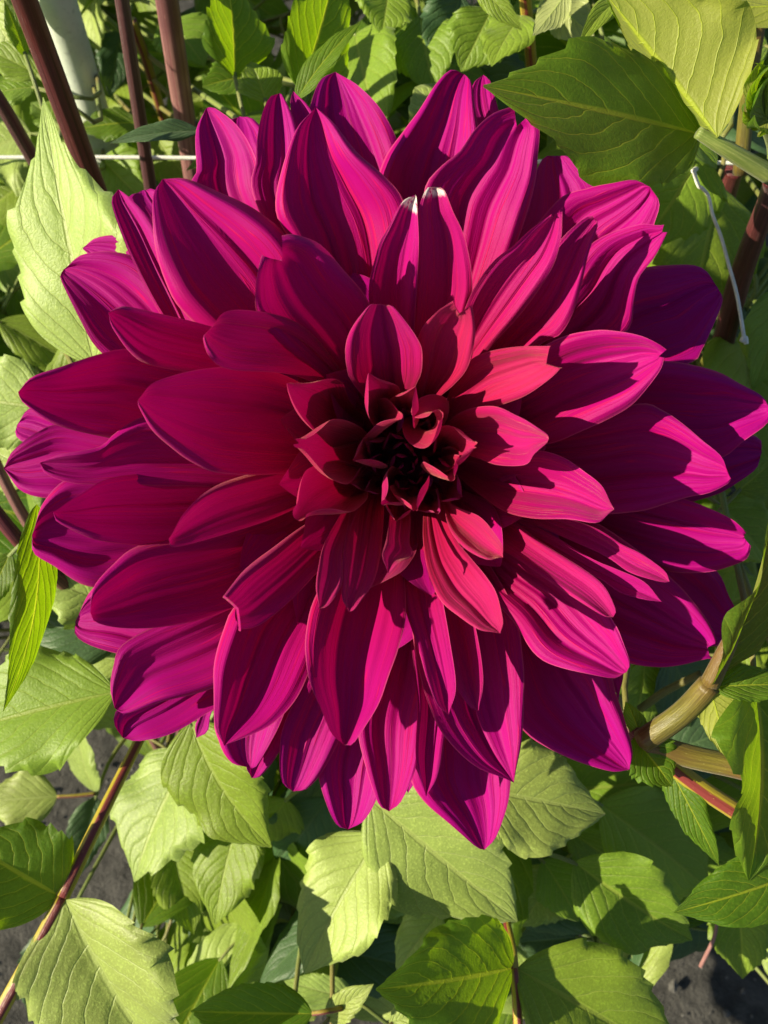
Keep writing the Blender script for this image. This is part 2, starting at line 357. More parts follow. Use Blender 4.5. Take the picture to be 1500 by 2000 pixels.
# each visible petal: ring, tip, one edge from base to tip, the other edge (photo pixels), options
def resample(pts, n):
    pts = [Vector((p[0], p[1], 0)) for p in pts]
    fine = smooth_path(pts, 12 * len(pts))
    acc = [0.0]
    for i in range(1, len(fine)): acc.append(acc[-1] + (fine[i] - fine[i - 1]).length)
    out = []; k = 0
    for j in range(n):
        x = acc[-1] * (1 - (1 - j / (n - 1)) ** 1.2)
        while k < len(acc) - 2 and acc[k + 1] < x: k += 1
        f = (x - acc[k]) / max(1e-9, acc[k + 1] - acc[k]); out.append(fine[k].lerp(fine[k + 1], min(1, f)))
    return out
def outline_petal(layer, tip, A, B, cup=None, dw=0.0, tw=0.0, mw=0.0, tilt=0.0, tone=None, f0=0.0, notch=0.0, tips=None, nib=19.0, curl=0.0, crease=1.7, rim=0.34, parent=None, vee=0.62):
    r_ = random.Random(int(tip[0] * 7 + tip[1] * 13)); tip0 = Vector(tip)
    wb, wm, wt, rb, cp, tn = LAYER[layer]
    cup = (cp * 0.80 if cup is None else cup * 1.25) * r_.uniform(0.85, 1.15); tone = tn if tone is None else tone
    lf = max(0, (CX - tip[0]) / 600) * (min(1, max(-.25, (tip[1] - 560) / 160)) if layer < 3 else 1)
    wm += dw + mw - (0.0, .001, .003, .004, .002, 0, 0)[layer] * lf
    rt = max(0, (tip[0] - CX) / 600)
    wt += dw + tw + (0.0, .008, .020, .018, .008, 0, 0)[layer] * lf + (.010, .016, .012, .003, 0, 0, 0)[layer] * rt; wb += dw
    wm += (.003, .003, .001, 0, 0, 0, 0)[layer] * rt
    # orientation: A x B must face the camera
    mA, mB = Vector(A[len(A) // 2]), Vector(B[len(B) // 2]); ax = Vector(tip) - (mA + mB) / 2; ac = mB - mA
    if ax.x * ac.y - ax.y * ac.x < 0: A, B = B, A
    base = Vector((CX, CY)) + ((Vector(A[0]) + Vector(B[0])) / 2 - Vector((CX, CY))) * 0.25
    sp = (Vector(B[0]) - Vector(A[0])) * 0.12
    NTT, NU = 44, 33
    if tips:
        ta, tb = Vector(tips[0]), Vector(tips[1]); nib = 0.0
        if (ta - Vector(A[-1])).length + (tb - Vector(B[-1])).length > (tb - Vector(A[-1])).length + (ta - Vector(B[-1])).length: ta, tb = tb, ta
    else: ta = tb = Vector(tip) - (Vector(tip) - base).normalized() * nib * .9
    EA = resample([base - sp] + list(A) + [ta], NTT); EB = resample([base + sp] + list(B) + [tb], NTT)
    nt0 = Vector((0, 0, 0))
    ph = [r_.uniform(0, 6.28) for _ in range(5)]
    g1, g2 = r_.uniform(.18, .42), r_.uniform(.20, .46); d1, d2, d3 = (r_.uniform(.4, 1.3) for _ in range(3))
    tilt += r_.uniform(-.06, .06)
    if 1 < layer < 5: rim += 0.30 * min(1, max(0, (CX - tip0.x) / 600))
    verts, uvs = [], []
    for j in range(NTT):
        t = 1 - (1 - j / (NTT - 1)) ** 1.2
        wc = wb * (2 * t - 1) * (t - 1) + wm * 4 * t * (1 - t) + wt * t * (2 * t - 1)
        hw = max(2.0, (EB[j] - EA[j]).length / 2) * D0 / FPX
        env = sst(0.0, 0.3, t); tipf = sst(0.72, 1, t)
        for i in range(NU):
            u = i / (NU - 1) * 2 - 1; au = abs(u - f0 * (1 - au_(u)))
            p = EA[j].lerp(EB[j], u * 0.5 + 0.5)
            h = cup * hw * ((1 - vee) * au * au + vee * au) * (1 + 0.35 * tipf) * (0.5 + 0.5 * env)
            h -= rim * hw * max(0, (abs(u) - 0.72) / 0.28) ** 2 * env * (0.6 + 0.4 * math.sin(t * 6 + ph[0] + 2 * u))
            h += tilt * hw * u
            h += crease * hw * env * (-0.085 * d1 * math.exp(-abs((u - g1) / .075) ** 1.4) - 0.080 * d2 * math.exp(-abs((u + g2) / .08) ** 1.4) + 0.060 * d3 * math.exp(-abs((u - .03) / .06) ** 1.4)
                 + 0.014 * math.cos(13 * u + ph[3]) + 0.010 * math.cos(29 * u + ph[4] + 2 * t))
            h += 0.05 * hw * abs(u) * math.sin(t * 8 + ph[1] + (2 if u > 0 else 0)) * env
            h += 0.022 * hw * math.sin(t * 14 + ph[2] + 3 * u) * env
            h += curl * hw * tipf * tipf
            ad = (p - Vector((base.x, base.y, 0))).normalized()
            q = p + ad * (nib * max(0, (t - .86) / .14) ** 2.2)
            if tips: q = q - ad * (notch * (1 - abs(u)) ** 0.8 * max(0, (t - .86) / .14) ** 1.3)
            verts.append(P(q.x, q.y, D0 - wc - h)); uvs.append((u * 0.5 + 0.5, t))
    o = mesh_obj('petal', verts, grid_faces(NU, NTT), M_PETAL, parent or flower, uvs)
    o.color = (min(1, max(0, tone + r_.uniform(-0.08, 0.08))), 0, 0, 1)
    return o
def au_(u): return min(1, abs(u))
O = outline_petal
# outermost, behind
O(0, (1083, 307), [(960, 560), (1020, 420), (1045, 340), (1060, 316)], [(1080, 540), (1190, 420), (1172, 360), (1143, 333), (1108, 312)], dw=.008)
O(0, (1400, 562), [(1080, 640), (1200, 540), (1262, 522), (1300, 518), (1352, 518), (1376, 534)], [(1080, 760), (1250, 740), (1350, 708), (1370, 685), (1394, 633), (1404, 590)], dw=.010)
O(0, (1486, 884), [(1200, 820), (1400, 830), (1474, 855)], [(1150, 1000), (1300, 990), (1375, 974), (1420, 956), (1468, 918)], dw=.004)
O(0, (1432, 1240), [(1200, 1000), (1340, 1060), (1402, 1117), (1422, 1160), (1438, 1205)], [(1150, 1180), (1300, 1260), (1400, 1258)])
O(0, (149, 1212), [(400, 1290), (300, 1290), (230, 1277), (178, 1260), (154, 1236)], [(360, 1150), (220, 1130), (178, 1155)], dw=.012, tone=.6)
O(0, (35, 830), [(150, 890), (60, 868), (40, 850)], [(180, 820), (100, 805), (62, 799)])
O(0, (163, 485), [(250, 560), (180, 500)], [(300, 510), (240, 463), (195, 468)], dw=.012)
O(0, (943, 148), [(930, 320), (918, 210), (922, 175)], [(1010, 320), (985, 250), (968, 200), (955, 170)], dw=.016, tone=.6)
O(0, (278, 373), [(350, 520), (255, 400)], [(420, 500), (320, 385)], dw=.014)
O(0, (468, 229), [(430, 330), (440, 250)], [(560, 330), (505, 245)], dw=.010)
O(0, (384, 1440), [(480, 1350), (418, 1385), (412, 1420)], [(440, 1330), (390, 1400)], dw=.004)
O(0, (797, 1548), [(740, 1400), (776, 1500)], [(860, 1400), (822, 1500)])
O(0, (1207, 1370), [(1040, 1250), (1180, 1330)], [(1150, 1200), (1215, 1300)], dw=.006)
# second ring
O(1, (403, 213), [(396, 420), (384, 330), (385, 262)], [(530, 420), (500, 310), (465, 248), (425, 222)], dw=.004)
O(1, (545, 184), [(510, 420), (500, 310), (508, 240), (528, 202)], [(600, 420), (590, 300), (575, 235), (556, 200)], dw=.010)
O(1, (573, 179), [(590, 400), (575, 280), (570, 215)], [(680, 400), (650, 290), (610, 220)], dw=.006)
O(1, (655, 142), [(640, 400), (600, 260), (607, 203), (628, 163)], [(800, 420), (785, 300), (745, 215), (700, 172)])
O(1, (905, 146), [(800, 500), (740, 380), (750, 312), (790, 253), (817, 217), (850, 167), (880, 145)], [(940, 450), (940, 300), (925, 200), (918, 170)], dw=.002)
O(1, (232, 371), [(400, 720), (312, 612), (250, 490), (224, 405)], [(440, 700), (350, 540), (300, 440), (262, 395)], dw=.009)
O(1, (126, 527), [(330, 760), (205, 695), (155, 622), (128, 552)], [(400, 640), (290, 520), (225, 492), (165, 500)], dw=.002)
O(1, (9, 915), [(400, 960), (200, 980), (95, 974), (45, 958)], [(450, 880), (220, 850), (125, 828), (75, 843), (33, 880)], dw=.004, tw=-.014)
O(1, (64, 1045), [(420, 1100), (250, 1140), (170, 1145), (105, 1105), (72, 1078)], [(400, 960), (300, 930), (180, 925), (125, 938), (85, 985)], dw=.001, cup=.25)
O(1, (225, 1382), [(600, 1180), (500, 1300), (415, 1345), (318, 1370), (255, 1387)], [(540, 1120), (330, 1210), (240, 1258), (222, 1300), (221, 1340)], dw=.006)
O(1, (241, 1440), [(560, 1250), (480, 1350), (418, 1385), (335, 1433), (278, 1441)], [(520, 1200), (320, 1330), (235, 1380), (230, 1410)], dw=-.003)
O(1, (487, 1498), [(600, 1200), (560, 1380), (510, 1480)], [(520, 1200), (425, 1380), (428, 1450), (455, 1485)], dw=.000)
O(1, (492, 1518), [(640, 1250), (580, 1400), (545, 1470), (515, 1505)], [(560, 1250), (505, 1400), (484, 1480)], dw=-.004)
O(1, (572, 1544), [(720, 1250), (680, 1400), (640, 1490), (605, 1532)], [(640, 1250), (560, 1400), (546, 1470), (553, 1518)], dw=.000)
O(1, (680, 1618), [(790, 1300), (760, 1480), (738, 1555), (712, 1595)], [(680, 1300), (630, 1450), (621, 1510), (638, 1570), (660, 1602)], dw=-.003)
O(1, (946, 1658), [(960, 1250), (1010, 1420), (1000, 1500), (992, 1570), (968, 1625)], [(860, 1250), (800, 1430), (799, 1512), (825, 1562), (875, 1606), (925, 1640)], dw=-.004)
O(1, (1228, 1502), [(1060, 1150), (1180, 1290), (1203, 1355), (1220, 1405), (1231, 1460)], [(960, 1200), (1000, 1380), (1025, 1430), (1072, 1462), (1135, 1490), (1190, 1500)], dw=.004)
O(1, (1392, 1272), [(1120, 1000), (1240, 1070), (1320, 1137), (1352, 1172), (1382, 1212), (1398, 1245)], [(1000, 1120), (1120, 1260), (1222, 1294), (1280, 1303), (1325, 1300), (1380, 1287)], dw=.004, tips=((1399, 1257), (1389, 1287)), notch=14)
O(1, (1465, 1064), [(1100, 920), (1250, 950), (1340, 975), (1402, 1000), (1435, 1018), (1458, 1040)], [(1000, 1000), (1180, 1080), (1300, 1115), (1380, 1118), (1435, 1103), (1460, 1090)], dw=.003, tips=((1458, 1038), (1467, 1066)), notch=10)
O(1, (1501, 797), [(1050, 740), (1200, 710), (1300, 705), (1355, 713), (1405, 727), (1442, 748), (1478, 774)], [(1060, 880), (1250, 900), (1360, 905), (1415, 892), (1448, 865), (1490, 828)], dw=.002)
# third ring
O(2, (617, 211), [(640, 640), (570, 480), (538, 410), (552, 325), (580, 256)], [(790, 600), (800, 480), (790, 395), (752, 345), (700, 300), (655, 248)])
O(2, (1014, 212), [(840, 700), (830, 500), (828, 375), (860, 326), (897, 296), (928, 252), (962, 222)], [(900, 700), (970, 560), (1012, 468), (1043, 368), (1051, 300), (1053, 250)], dw=.002, tips=((1005, 206), (1034, 222)), notch=34)
O(2, (318, 351), [(470, 700), (360, 612), (322, 548), (301, 470), (302, 392)], [(620, 640), (590, 520), (555, 455), (500, 410), (440, 380), (370, 354)], dw=.004)
O(2, (1268, 366), [(940, 700), (1000, 520), (1085, 395), (1150, 367), (1200, 358), (1235, 358)], [(1060, 680), (1180, 560), (1260, 470), (1281, 425), (1282, 398)], dw=-.006, cup=.3)
O(2, (1302, 446), [(960, 760), (1060, 600), (1150, 480), (1240, 440), (1285, 440)], [(1060, 740), (1180, 680), (1230, 640), (1238, 590), (1248, 543), (1280, 500)], dw=.000, cup=.3, tips=((1297, 439), (1304, 453)), notch=10)
O(2, (1421, 927), [(960, 860), (1120, 820), (1248, 788), (1292, 800), (1328, 823), (1368, 857), (1402, 891)], [(960, 940), (1120, 1000), (1240, 1000), (1302, 984), (1345, 971), (1385, 962), (1416, 940)])
O(2, (1222, 1312), [(1000, 1060), (1140, 1130), (1198, 1213), (1215, 1250), (1223, 1288)], [(900, 1090), (960, 1170), (1003, 1215), (1045, 1278), (1095, 1304), (1185, 1320)], dw=.005)
O(2, (1003, 1527), [(920, 1050), (1000, 1180), (1022, 1290), (1023, 1370), (1018, 1450)], [(800, 1130), (805, 1230), (818, 1310), (838, 1378), (868, 1438), (930, 1497)], dw=.003)
O(2, (760, 1583), [(850, 1250), (830, 1400), (812, 1500), (785, 1555)], [(740, 1250), (700, 1400), (712, 1490), (738, 1558)], dw=-.012)
O(2, (832, 1554), [(850, 1150), (875, 1350), (868, 1450), (855, 1510)], [(790, 1150), (803, 1260), (815, 1370), (812, 1480)], dw=-.008)
O(2, (439, 1455), [(720, 1060), (650, 1200), (605, 1310), (578, 1366), (540, 1408), (500, 1430)], [(680, 1020), (560, 1090), (462, 1180), (437, 1228), (419, 1290), (417, 1340), (422, 1410)], dw=.004)
O(2, (178, 1196), [(680, 1010), (560, 1130), (435, 1196), (335, 1222), (248, 1227), (198, 1212)], [(640, 960), (440, 1030), (280, 1062), (218, 1105), (186, 1148)], dw=.004)
O(2, (106, 1000), [(620, 980), (480, 1050), (340, 1066), (255, 1064), (180, 1052), (125, 1020)], [(640, 920), (430, 920), (230, 930), (160, 965)], dw=.003)
O(2, (80, 904), [(600, 950), (400, 950), (200, 946), (140, 943), (100, 925)], [(620, 880), (420, 830), (300, 812), (255, 825), (220, 850), (195, 872), (125, 888)], dw=.009, tilt=.25, mw=.006, tw=-.020)
O(2, (37, 766), [(560, 900), (350, 880), (225, 858), (110, 830), (58, 790)], [(600, 800), (400, 720), (260, 683), (200, 690), (120, 716), (70, 738)], dw=.004)
# fourth ring
S1 = O(3, (812, 382), [(780, 800), (722, 600), (735, 495), (757, 446), (785, 402)], [(800, 800), (812, 600), (818, 480), (814, 410)], dw=.000)
S2 = O(3, (848, 367), [(800, 820), (800, 620), (814, 450), (817, 410), (832, 380)], [(860, 780), (915, 600), (922, 540), (908, 465), (886, 416), (866, 380)], dw=.000)
S1.color[1] = S2.color[1] = 1.0
O(3, (530, 474), [(740, 830), (560, 690), (505, 620), (499, 560), (508, 510)], [(770, 800), (740, 660), (718, 585), (672, 528), (625, 477), (575, 458)], dw=.003, tips=((512, 498), (550, 460)), notch=36)
O(3, (1090, 412), [(840, 800), (905, 610), (935, 548), (968, 506), (1000, 482), (1035, 449), (1076, 419)], [(860, 820), (940, 700), (1020, 610), (1075, 530), (1095, 470), (1098, 425)], dw=.003, tips=((1076, 420), (1099, 404)), notch=14)
O(3, (1161, 432), [(880, 780), (960, 650), (1040, 540), (1095, 468), (1125, 440), (1148, 430)], [(900, 800), (1050, 677), (1092, 655), (1118, 615), (1135, 560), (1148, 500), (1160, 450)], dw=-.004)
O(3, (1299, 690), [(880, 840), (1000, 720), (1088, 662), (1160, 645), (1207, 647), (1252, 656), (1285, 671)], [(900, 890), (1060, 870), (1135, 843), (1195, 815), (1235, 790), (1268, 753), (1291, 720)], tips=((1302, 683), (1297, 698)), notch=14)
O(3, (1198, 994), [(880, 880), (980, 890), (1050, 880), (1100, 893), (1140, 920), (1175, 950)], [(880, 920), (917, 950), (947, 974), (990, 1001), (1045, 1013), (1110, 1014), (1165, 1020)], dw=.002, cup=.9)
O(3, (1306, 1135), [(940, 930), (1080, 1000), (1165, 1032), (1213, 1062), (1253, 1082), (1288, 1110)], [(940, 980), (1080, 1040), (1180, 1085), (1230, 1118), (1278, 1131)], dw=-.002)
O(3, (1291, 1175), [(920, 960), (1055, 1030), (1150, 1088), (1205, 1112), (1255, 1135)], [(920, 1000), (1060, 1070), (1170, 1130), (1212, 1158), (1250, 1167)], dw=-.006)
O(3, (1196, 1204), [(950, 980), (1060, 1060), (1145, 1115), (1182, 1148), (1194, 1185)], [(900, 1010), (960, 1060), (1020, 1098), (1097, 1152), (1165, 1194)], dw=.000)
O(3, (876, 1394), [(830, 1020), (860, 1150), (880, 1260), (890, 1340)], [(800, 1020), (788, 1100), (790, 1180), (806, 1235), (820, 1278), (834, 1328), (852, 1368)], dw=.002)
O(3, (934, 1387), [(870, 1020), (910, 1150), (930, 1230), (942, 1300), (942, 1340)], [(830, 1050), (850, 1200), (875, 1300), (893, 1345), (915, 1370)], dw=-.004, curl=.5)
O(3, (672, 1453), [(790, 1000), (790, 1110), (793, 1200), (778, 1267), (760, 1318), (740, 1374), (713, 1418), (690, 1443)], [(740, 1000), (660, 1090), (612, 1173), (597, 1240), (597, 1285), (604, 1330), (624, 1378), (648, 1424)], dw=.002, cup=.8)
O(3, (450, 1198), [(700, 1020), (625, 1112), (560, 1180), (505, 1222), (468, 1230)], [(670, 980), (590, 1028), (535, 1068), (478, 1112), (437, 1163)], dw=.003, tips=((437, 1163), (470, 1233)), notch=16)
O(3, (331, 1052), [(700, 960), (600, 985), (520, 1018), (400, 1055), (345, 1066)], [(700, 920), (570, 915), (495, 924), (415, 952), (362, 1000)], dw=.002)
O(3, (273, 779), [(720, 900), (560, 925), (435, 925), (378, 905), (335, 875), (296, 838), (282, 795)], [(720, 860), (620, 770), (540, 727), (455, 716), (370, 725), (305, 748)], dw=.006)
O(3, (213, 611), [(600, 800), (430, 740), (300, 715), (255, 690), (228, 645)], [(640, 740), (480, 660), (400, 634), (310, 612), (250, 602)], dw=-.004)
# standing petals round the heart
O(4, (741, 595), [(770, 850), (690, 750), (677, 718), (674, 683), (682, 650), (704, 616), (725, 600)], [(785, 850), (810, 760), (823, 728), (825, 690), (819, 668), (797, 634), (768, 602)], cup=.85)
O(4, (905, 592), [(815, 840), (812, 740), (818, 655), (850, 612), (884, 588)], [(825, 850), (848, 788), (888, 750), (914, 716), (928, 655), (923, 600)], tips=((884, 587), (923, 592)), notch=24)
O(4, (1082, 698), [(850, 850), (880, 760), (915, 707), (952, 687), (1010, 677), (1070, 676)], [(850, 870), (915, 815), (980, 791), (1028, 772), (1075, 739), (1096, 718)], tips=((1075, 675), (1097, 719)), notch=24)
O(4, (1070, 857), [(850, 850), (900, 805), (962, 793), (1008, 811), (1042, 830), (1060, 850)], [(850, 890), (915, 890), (970, 908), (1025, 908), (1042, 888), (1056, 868)], dw=.003, cup=.9)
O(4, (976, 1236), [(850, 950), (890, 1050), (918, 1088), (948, 1124), (970, 1160), (979, 1205)], [(825, 980), (826, 1050), (833, 1105), (842, 1137), (862, 1175), (895, 1203), (935, 1228)], dw=.002)
O(4, (624, 1187), [(720, 960), (690, 1020), (670, 1080), (668, 1140), (645, 1175)], [(700, 950), (662, 1010), (634, 1060), (623, 1100), (618, 1145)], dw=.004)
O(4, (682, 1193), [(755, 960), (748, 1035), (743, 1085), (733, 1128), (716, 1160), (695, 1180)], [(700, 960), (675, 1050), (667, 1130), (670, 1165)], curl=.8)
O(4, (407, 648), [(700, 800), (580, 735), (450, 722), (410, 698), (404, 665)], [(715, 780), (675, 735), (625, 668), (575, 627), (505, 608), (440, 610)])
# inner cups
O(5, (981, 1088), [(855, 945), (885, 985), (935, 1008), (962, 1036), (978, 1062)], [(850, 950), (866, 985), (873, 1020), (888, 1050), (915, 1076), (952, 1092)], dw=.003, rim=.9, vee=.25, cup=1.50)
O(5, (758, 1119), [(800, 960), (802, 1020), (800, 1060), (806, 1086)], [(770, 960), (755, 1050), (746, 1085)], dw=.000, curl=.8)
for tx, ty, W, b, kw in (
    (560, 748, 118, (726, 846), dict(cup=1.35, m=-22, dw=.002, tw=.002)), (572, 864, 112, (728, 884), dict(cup=1.75, m=-6, notch=.10, dw=.005, tw=.001)),
    (580, 1016, 104, (722, 936), dict(cup=1.9, m=14, blunt=.45, dw=.004, tw=-.004)), (720, 728, 76, (764, 846), dict(cup=1.9, m=-8, dw=.001)),
    (786, 816, 74, (716, 862), dict(cup=1.9, m=-8, blunt=.35, dw=-.004, tw=-.004)), (812, 755, 62, (806, 838), dict(cup=2.1, dw=.002)),
    (862, 802, 84, (836, 868), dict(cup=2.0, blunt=.45, dw=.002, tw=-.003)), (934, 868, 80, (858, 892), dict(cup=2.0, notch=.14, dw=.003, tw=-.003)),
    (884, 940, 64, (846, 916), dict(cup=2.1, blunt=.35, dw=.000)), (690, 900, 60, (748, 900), dict(cup=2.0, dw=-.006, blunt=.2)),
    (745, 985, 70, (774, 935), dict(cup=2.0, dw=-.004, blunt=.25)), (812, 1000, 66, (808, 945), dict(cup=2.1, dw=-.002, notch=.12))):
    petal(tx, ty, W, 5, flower, b=b, rim=-.12, ridge=.012, wave=.10, claw=.5, peak=.62, **kw)
# petals underneath that close the gaps between the rings
for ring, (n_, rr, lay, off, W) in enumerate([(15, 520, 0, 0.1, 210), (15, 470, 1, 0.3, 200), (13, 380, 2, 0.15, 180), (12, 260, 3, 0.35, 130)]):
    for k in range(n_):
        a = off + 2 * math.pi * k / n_ + rng.uniform(-.06, .06)
        sx = 1.05 if math.cos(a) > 0 else 1.0
        r2 = rr * rng.uniform(.92, 1.04)
        petal(CX + math.cos(a) * r2 * sx - (30 if ring < 3 else 0), CY + math.sin(a) * r2, W, lay, flower, dw=-0.012, tw=-.008)
# tight florets of the heart
for k in range(24):
    a = k * 2.39996 + 0.4 + rng.uniform(-.2, .2); r2 = 10 + 17.5 * math.sqrt(k + 0.2)
    bx, by = CX + math.cos(a) * r2, CY + 6 + math.sin(a) * r2 * 1.05
    s = 26 + 1.3 * k * rng.uniform(.8, 1.2)
    out = rng.uniform(.1, .55) if k > 8 else rng.uniform(-.4, -.15)
    tx, ty = bx + math.cos(a) * s * out, by + math.sin(a) * s * out
    petal(tx, ty, (26 + 1.35 * k) * rng.uniform(.8, 1.15), 6, flower, b=(bx - math.cos(a) * 10, by - math.sin(a) * 10), dw=-0.004, tw=-0.002 + .0003 * k, cup=rng.uniform(1.6, 2.2), rim=-.1, wave=.12, blunt=rng.choice((0, .2, .3, .4)),
          notch=0.15 if k % 4 == 1 else 0.0, n=(math.cos(a) * -.9 + rng.uniform(-.3, .3), math.sin(a) * .9 + rng.uniform(-.3, .3)), tone=.35 if k < 14 else .1, ridge=.02, base_dw=.002, claw=.55, seed=k)
# receptacle and stalk under the bloom
rp = []
for w_, r2 in ((-.085, .006), (-.080, .016), (-.070, .022), (-.058, .021), (-.048, .018), (-.042, .012), (-.038, .002)):
    rp.append((P(CX, CY, D0 - w_), r2))
tube('receptacle', [p for p, _ in rp], [r2 for _, r2 in rp], M_CALYX, flower, n=26, sides=18)
s0 = rp[0][0]; top_dir = (rp[1][0] - rp[0][0]).normalized()
tube('stem', [(s0.x, s0.y, -0.02), (s0.x, s0.y, 0.22), s0 - top_dir * 0.05, s0 + top_dir * 0.006], [.007, .0065, .0055, .006], M_MAROON, flower, n=20)

# ------------------------------------------------------------------ leaves
def leaf(parent, b, t, W, n=(0, 0.2), fl=12.0, fr=12.0, sag=0.06, mat='g', flip=False, teeth=0.10, bend=0.0, twist=0.0, NTT=50, NU=21, quilt=1.0, shape=0.75, name='leaf', wavy=0.07, seed=None, acum=0.0):
    B, T_ = P(*b), P(*t)
    r_ = random.Random(int(b[0] * 3 + t[1] * 17 + t[0]) if seed is None else seed)
    ax_ = (T_ - B).normalized(); nr_ = (BACK + RIGHT * n[0] + UP * n[1]).normalized(); n0_ = (nr_ - ax_ * nr_.dot(ax_)).normalized()
    W = W / max(.55, math.sqrt(max(0, 1 - ax_.cross(n0_).dot((P((b[0] + t[0]) / 2, (b[1] + t[1]) / 2, 1) - CAM).normalized()) ** 2)))
    return leaf_w(parent, B, T_, W * (b[2] + t[2]) / 2 / FPX, (BACK + RIGHT * n[0] + UP * n[1]).normalized() * (-1 if flip else 1), r_, fl, fr, sag, mat, teeth, bend, twist, NTT, NU, quilt, shape, name, wavy, acum)
def leaf_w(parent, B, T_, W, nref, r_, fl=12.0, fr=12.0, sag=0.06, mat='g', teeth=0.10, bend=0.0, twist=0.0, NTT=50, NU=21, quilt=1.0, shape=0.75, name='leaf', wavy=0.07, acum=0.0):
    A = T_ - B; L = A.length; ax = A / L
    N0 = (nref - ax * nref.dot(ax)).normalized(); S0 = ax.cross(N0)
    cen = lambda s: B + A * s + N0 * (sag * L * 4 * s * (1 - s)) + S0 * (bend * L * 4 * s * (1 - s))
    nth = int(r_.uniform(7, 10)); p1, p2, p3 = (r_.uniform(0, 6.28) for _ in range(3))
    verts, uvs = [], []
    amp = [r_.uniform(.25, 1.35) for _ in range(40)]; l1, l2 = r_.uniform(0, 6.28), r_.uniform(0, 6.28)
    for j in range(NTT):
        s = j / (NTT - 1)
        c = cen(s); T = (cen(min(1, s + .01)) - cen(max(0, s - .01))).normalized()
        N = (N0 - T * N0.dot(T)).normalized(); S = T.cross(N)
        if twist:
            q = Matrix.Rotation(R(twist) * s, 3, T); N = q @ N; S = q @ S
        pr = math.sin(math.pi * min(1, s) ** shape) ** 0.92 * (1 - 0.16 * s ** 3) if 0 < s < 1 else 0.0
        pr = max(pr, 0.015) * (1 - acum * sst(.42, .85, s))
        for i in range(NU):
            u = i / (NU - 1) * 2 - 1; au = abs(u)
            sx = s * nth + (0.35 if u > 0 else 0) + 0.25 * math.sin(s * 13 + (l1 if u > 0 else l2))
            saw = sx % 1.0
            tooth = amp[int(sx) % 20 + (20 if u > 0 else 0)] * teeth * (saw ** 1.5 - 0.35) * sst(0.75, 1.0, au) * sst(0.06, 0.2, s) * (1 - sst(0.93, 1.0, s))
            hw = W / 2 * pr * (1 + tooth + .05 * math.sin(s * 9 + (l1 if u > 0 else l2)))
            fo = R(fr if u > 0 else fl)
            x = u * hw * math.cos(fo * (1 if au > .15 else au / .15)); h = au * hw * math.sin(fo)
            h += -0.30 * hw * au * au * math.sin(abs(fo)) * (1 if fo > 0 else -1)
            qv = (s - 0.34 * au - 0.12 * au * au) * NV + (0.21 if u > 0 else -0.21)
            dv = abs((qv % 1.0) - 0.5) * 2
            h -= quilt * 0.010 * W * (dv ** 3) * sst(0, .15, au) * (1 - 0.4 * au) * pr
            h -= quilt * 0.012 * W * (1 - sst(0, 0.14, au)) * pr
            h += wavy * W * au * au * (math.sin(s * 8 + p1 + (2.4 if u > 0 else 0)) * 0.7 + math.sin(s * 19 + p2 + u) * 0.35) * pr
            h -= 0.10 * hw * max(0, (au - .8) / .2) ** 2 * (1 + math.sin(s * 11 + (l2 if u > 0 else l1)))
            verts.append(c + S * x + N * h + T * (tooth * W * 0.25)); uvs.append((u * 0.5 + 0.5, s))
    return mesh_obj(name, verts, grid_faces(NU, NTT), LM[mat], parent, uvs)

# the plants: key -> (root pixel on the ground, label)
def on_ground(px, py):
    d = (FWD + RIGHT * ((px - 750) / FPX) + UP * ((1000 - py) / FPX))
    return CAM + d * (CAM.z / -d.z)
PLANTS = {
 'stake': ((330, 560), 'leafy dahlia plant with thick maroon stems beside the pale stake'),
 'left': ((260, 900), 'dahlia plant with one big pale downy leaf beside the bloom and a narrow twisted leaf'),
 'lowleft': ((430, 1330), 'dahlia plant with a long red and yellow leaf stalk over bare soil'),
 'lowmid': ((690, 1330), 'dahlia plant with broad pale sunlit leaves under the lowest magenta petals'),
 'lowright': ((1010, 1420), 'dahlia plant with a glossy backlit leaf on an orange stalk below the bloom'),
 'right': ((1130, 1130), 'dahlia plant with thick olive forked stems and hairy purple edged young leaves'),
 'upright': ((1180, 520), 'dahlia plant with large glossy green leaf, folded yellowish leaf and closed bud'),
 'topmid': ((700, 520), 'dahlia plant with translucent upright leaves rising between the maroon stems and the large glossy leaf'),
}
plants = {}
for k, (rp_, lab) in PLANTS.items():
    g0 = on_ground(*rp_)
    e = empty('dahlia_plant', (g0.x, g0.y, 0.0)); tag(e, lab, 'plant', 'dahlia plants around the bloom')
    plants[k] = dict(e=e, g=g0, top=0.10, mat=M_OLIVE)
plants['stake']['mat'] = M_MAROON; plants['left']['mat'] = M_MAROON; plants['upright']['mat'] = M_MAROON

def petiole(pl, lf, B, away, r=0.0013, mat=None):
    g0 = pl['g']; hd = math.hypot(B.x - g0.x, B.y - g0.y)
    z = max(0.05, B.z - 0.02 - 0.32 * hd); pl['top'] = max(pl['top'], z)
    q = B + away * min(0.03, 0.3 * hd + 0.008) - Vector((0, 0, 0.012))
    mid = q.lerp(Vector((g0.x, g0.y, z)), 0.5) - Vector((0, 0, 0.01))
    tube('petiole', [B - away * 0.002, q, mid, Vector((g0.x, g0.y, z))], [r * .8, r, r * 1.2, r * 1.5], mat or M_GREEN, lf, n=12, sides=7)

def LF(key, b, t, W, pet=None, pr=0.0013, pm=None, **kw):
    pl = plants[key]; o = leaf(pl['e'], b, t, W, **kw)
    B = P(*b); away = (B - P(*t)).normalized()
    if pet is None: petiole(pl, o, B, away, pr, pm)
    elif pet: tube('petiole', [P(*q) for q in pet], [pr * .85, pr, pr * 1.1], pm or M_GREEN, o, n=16, sides=9, ribs=.06)
    return o

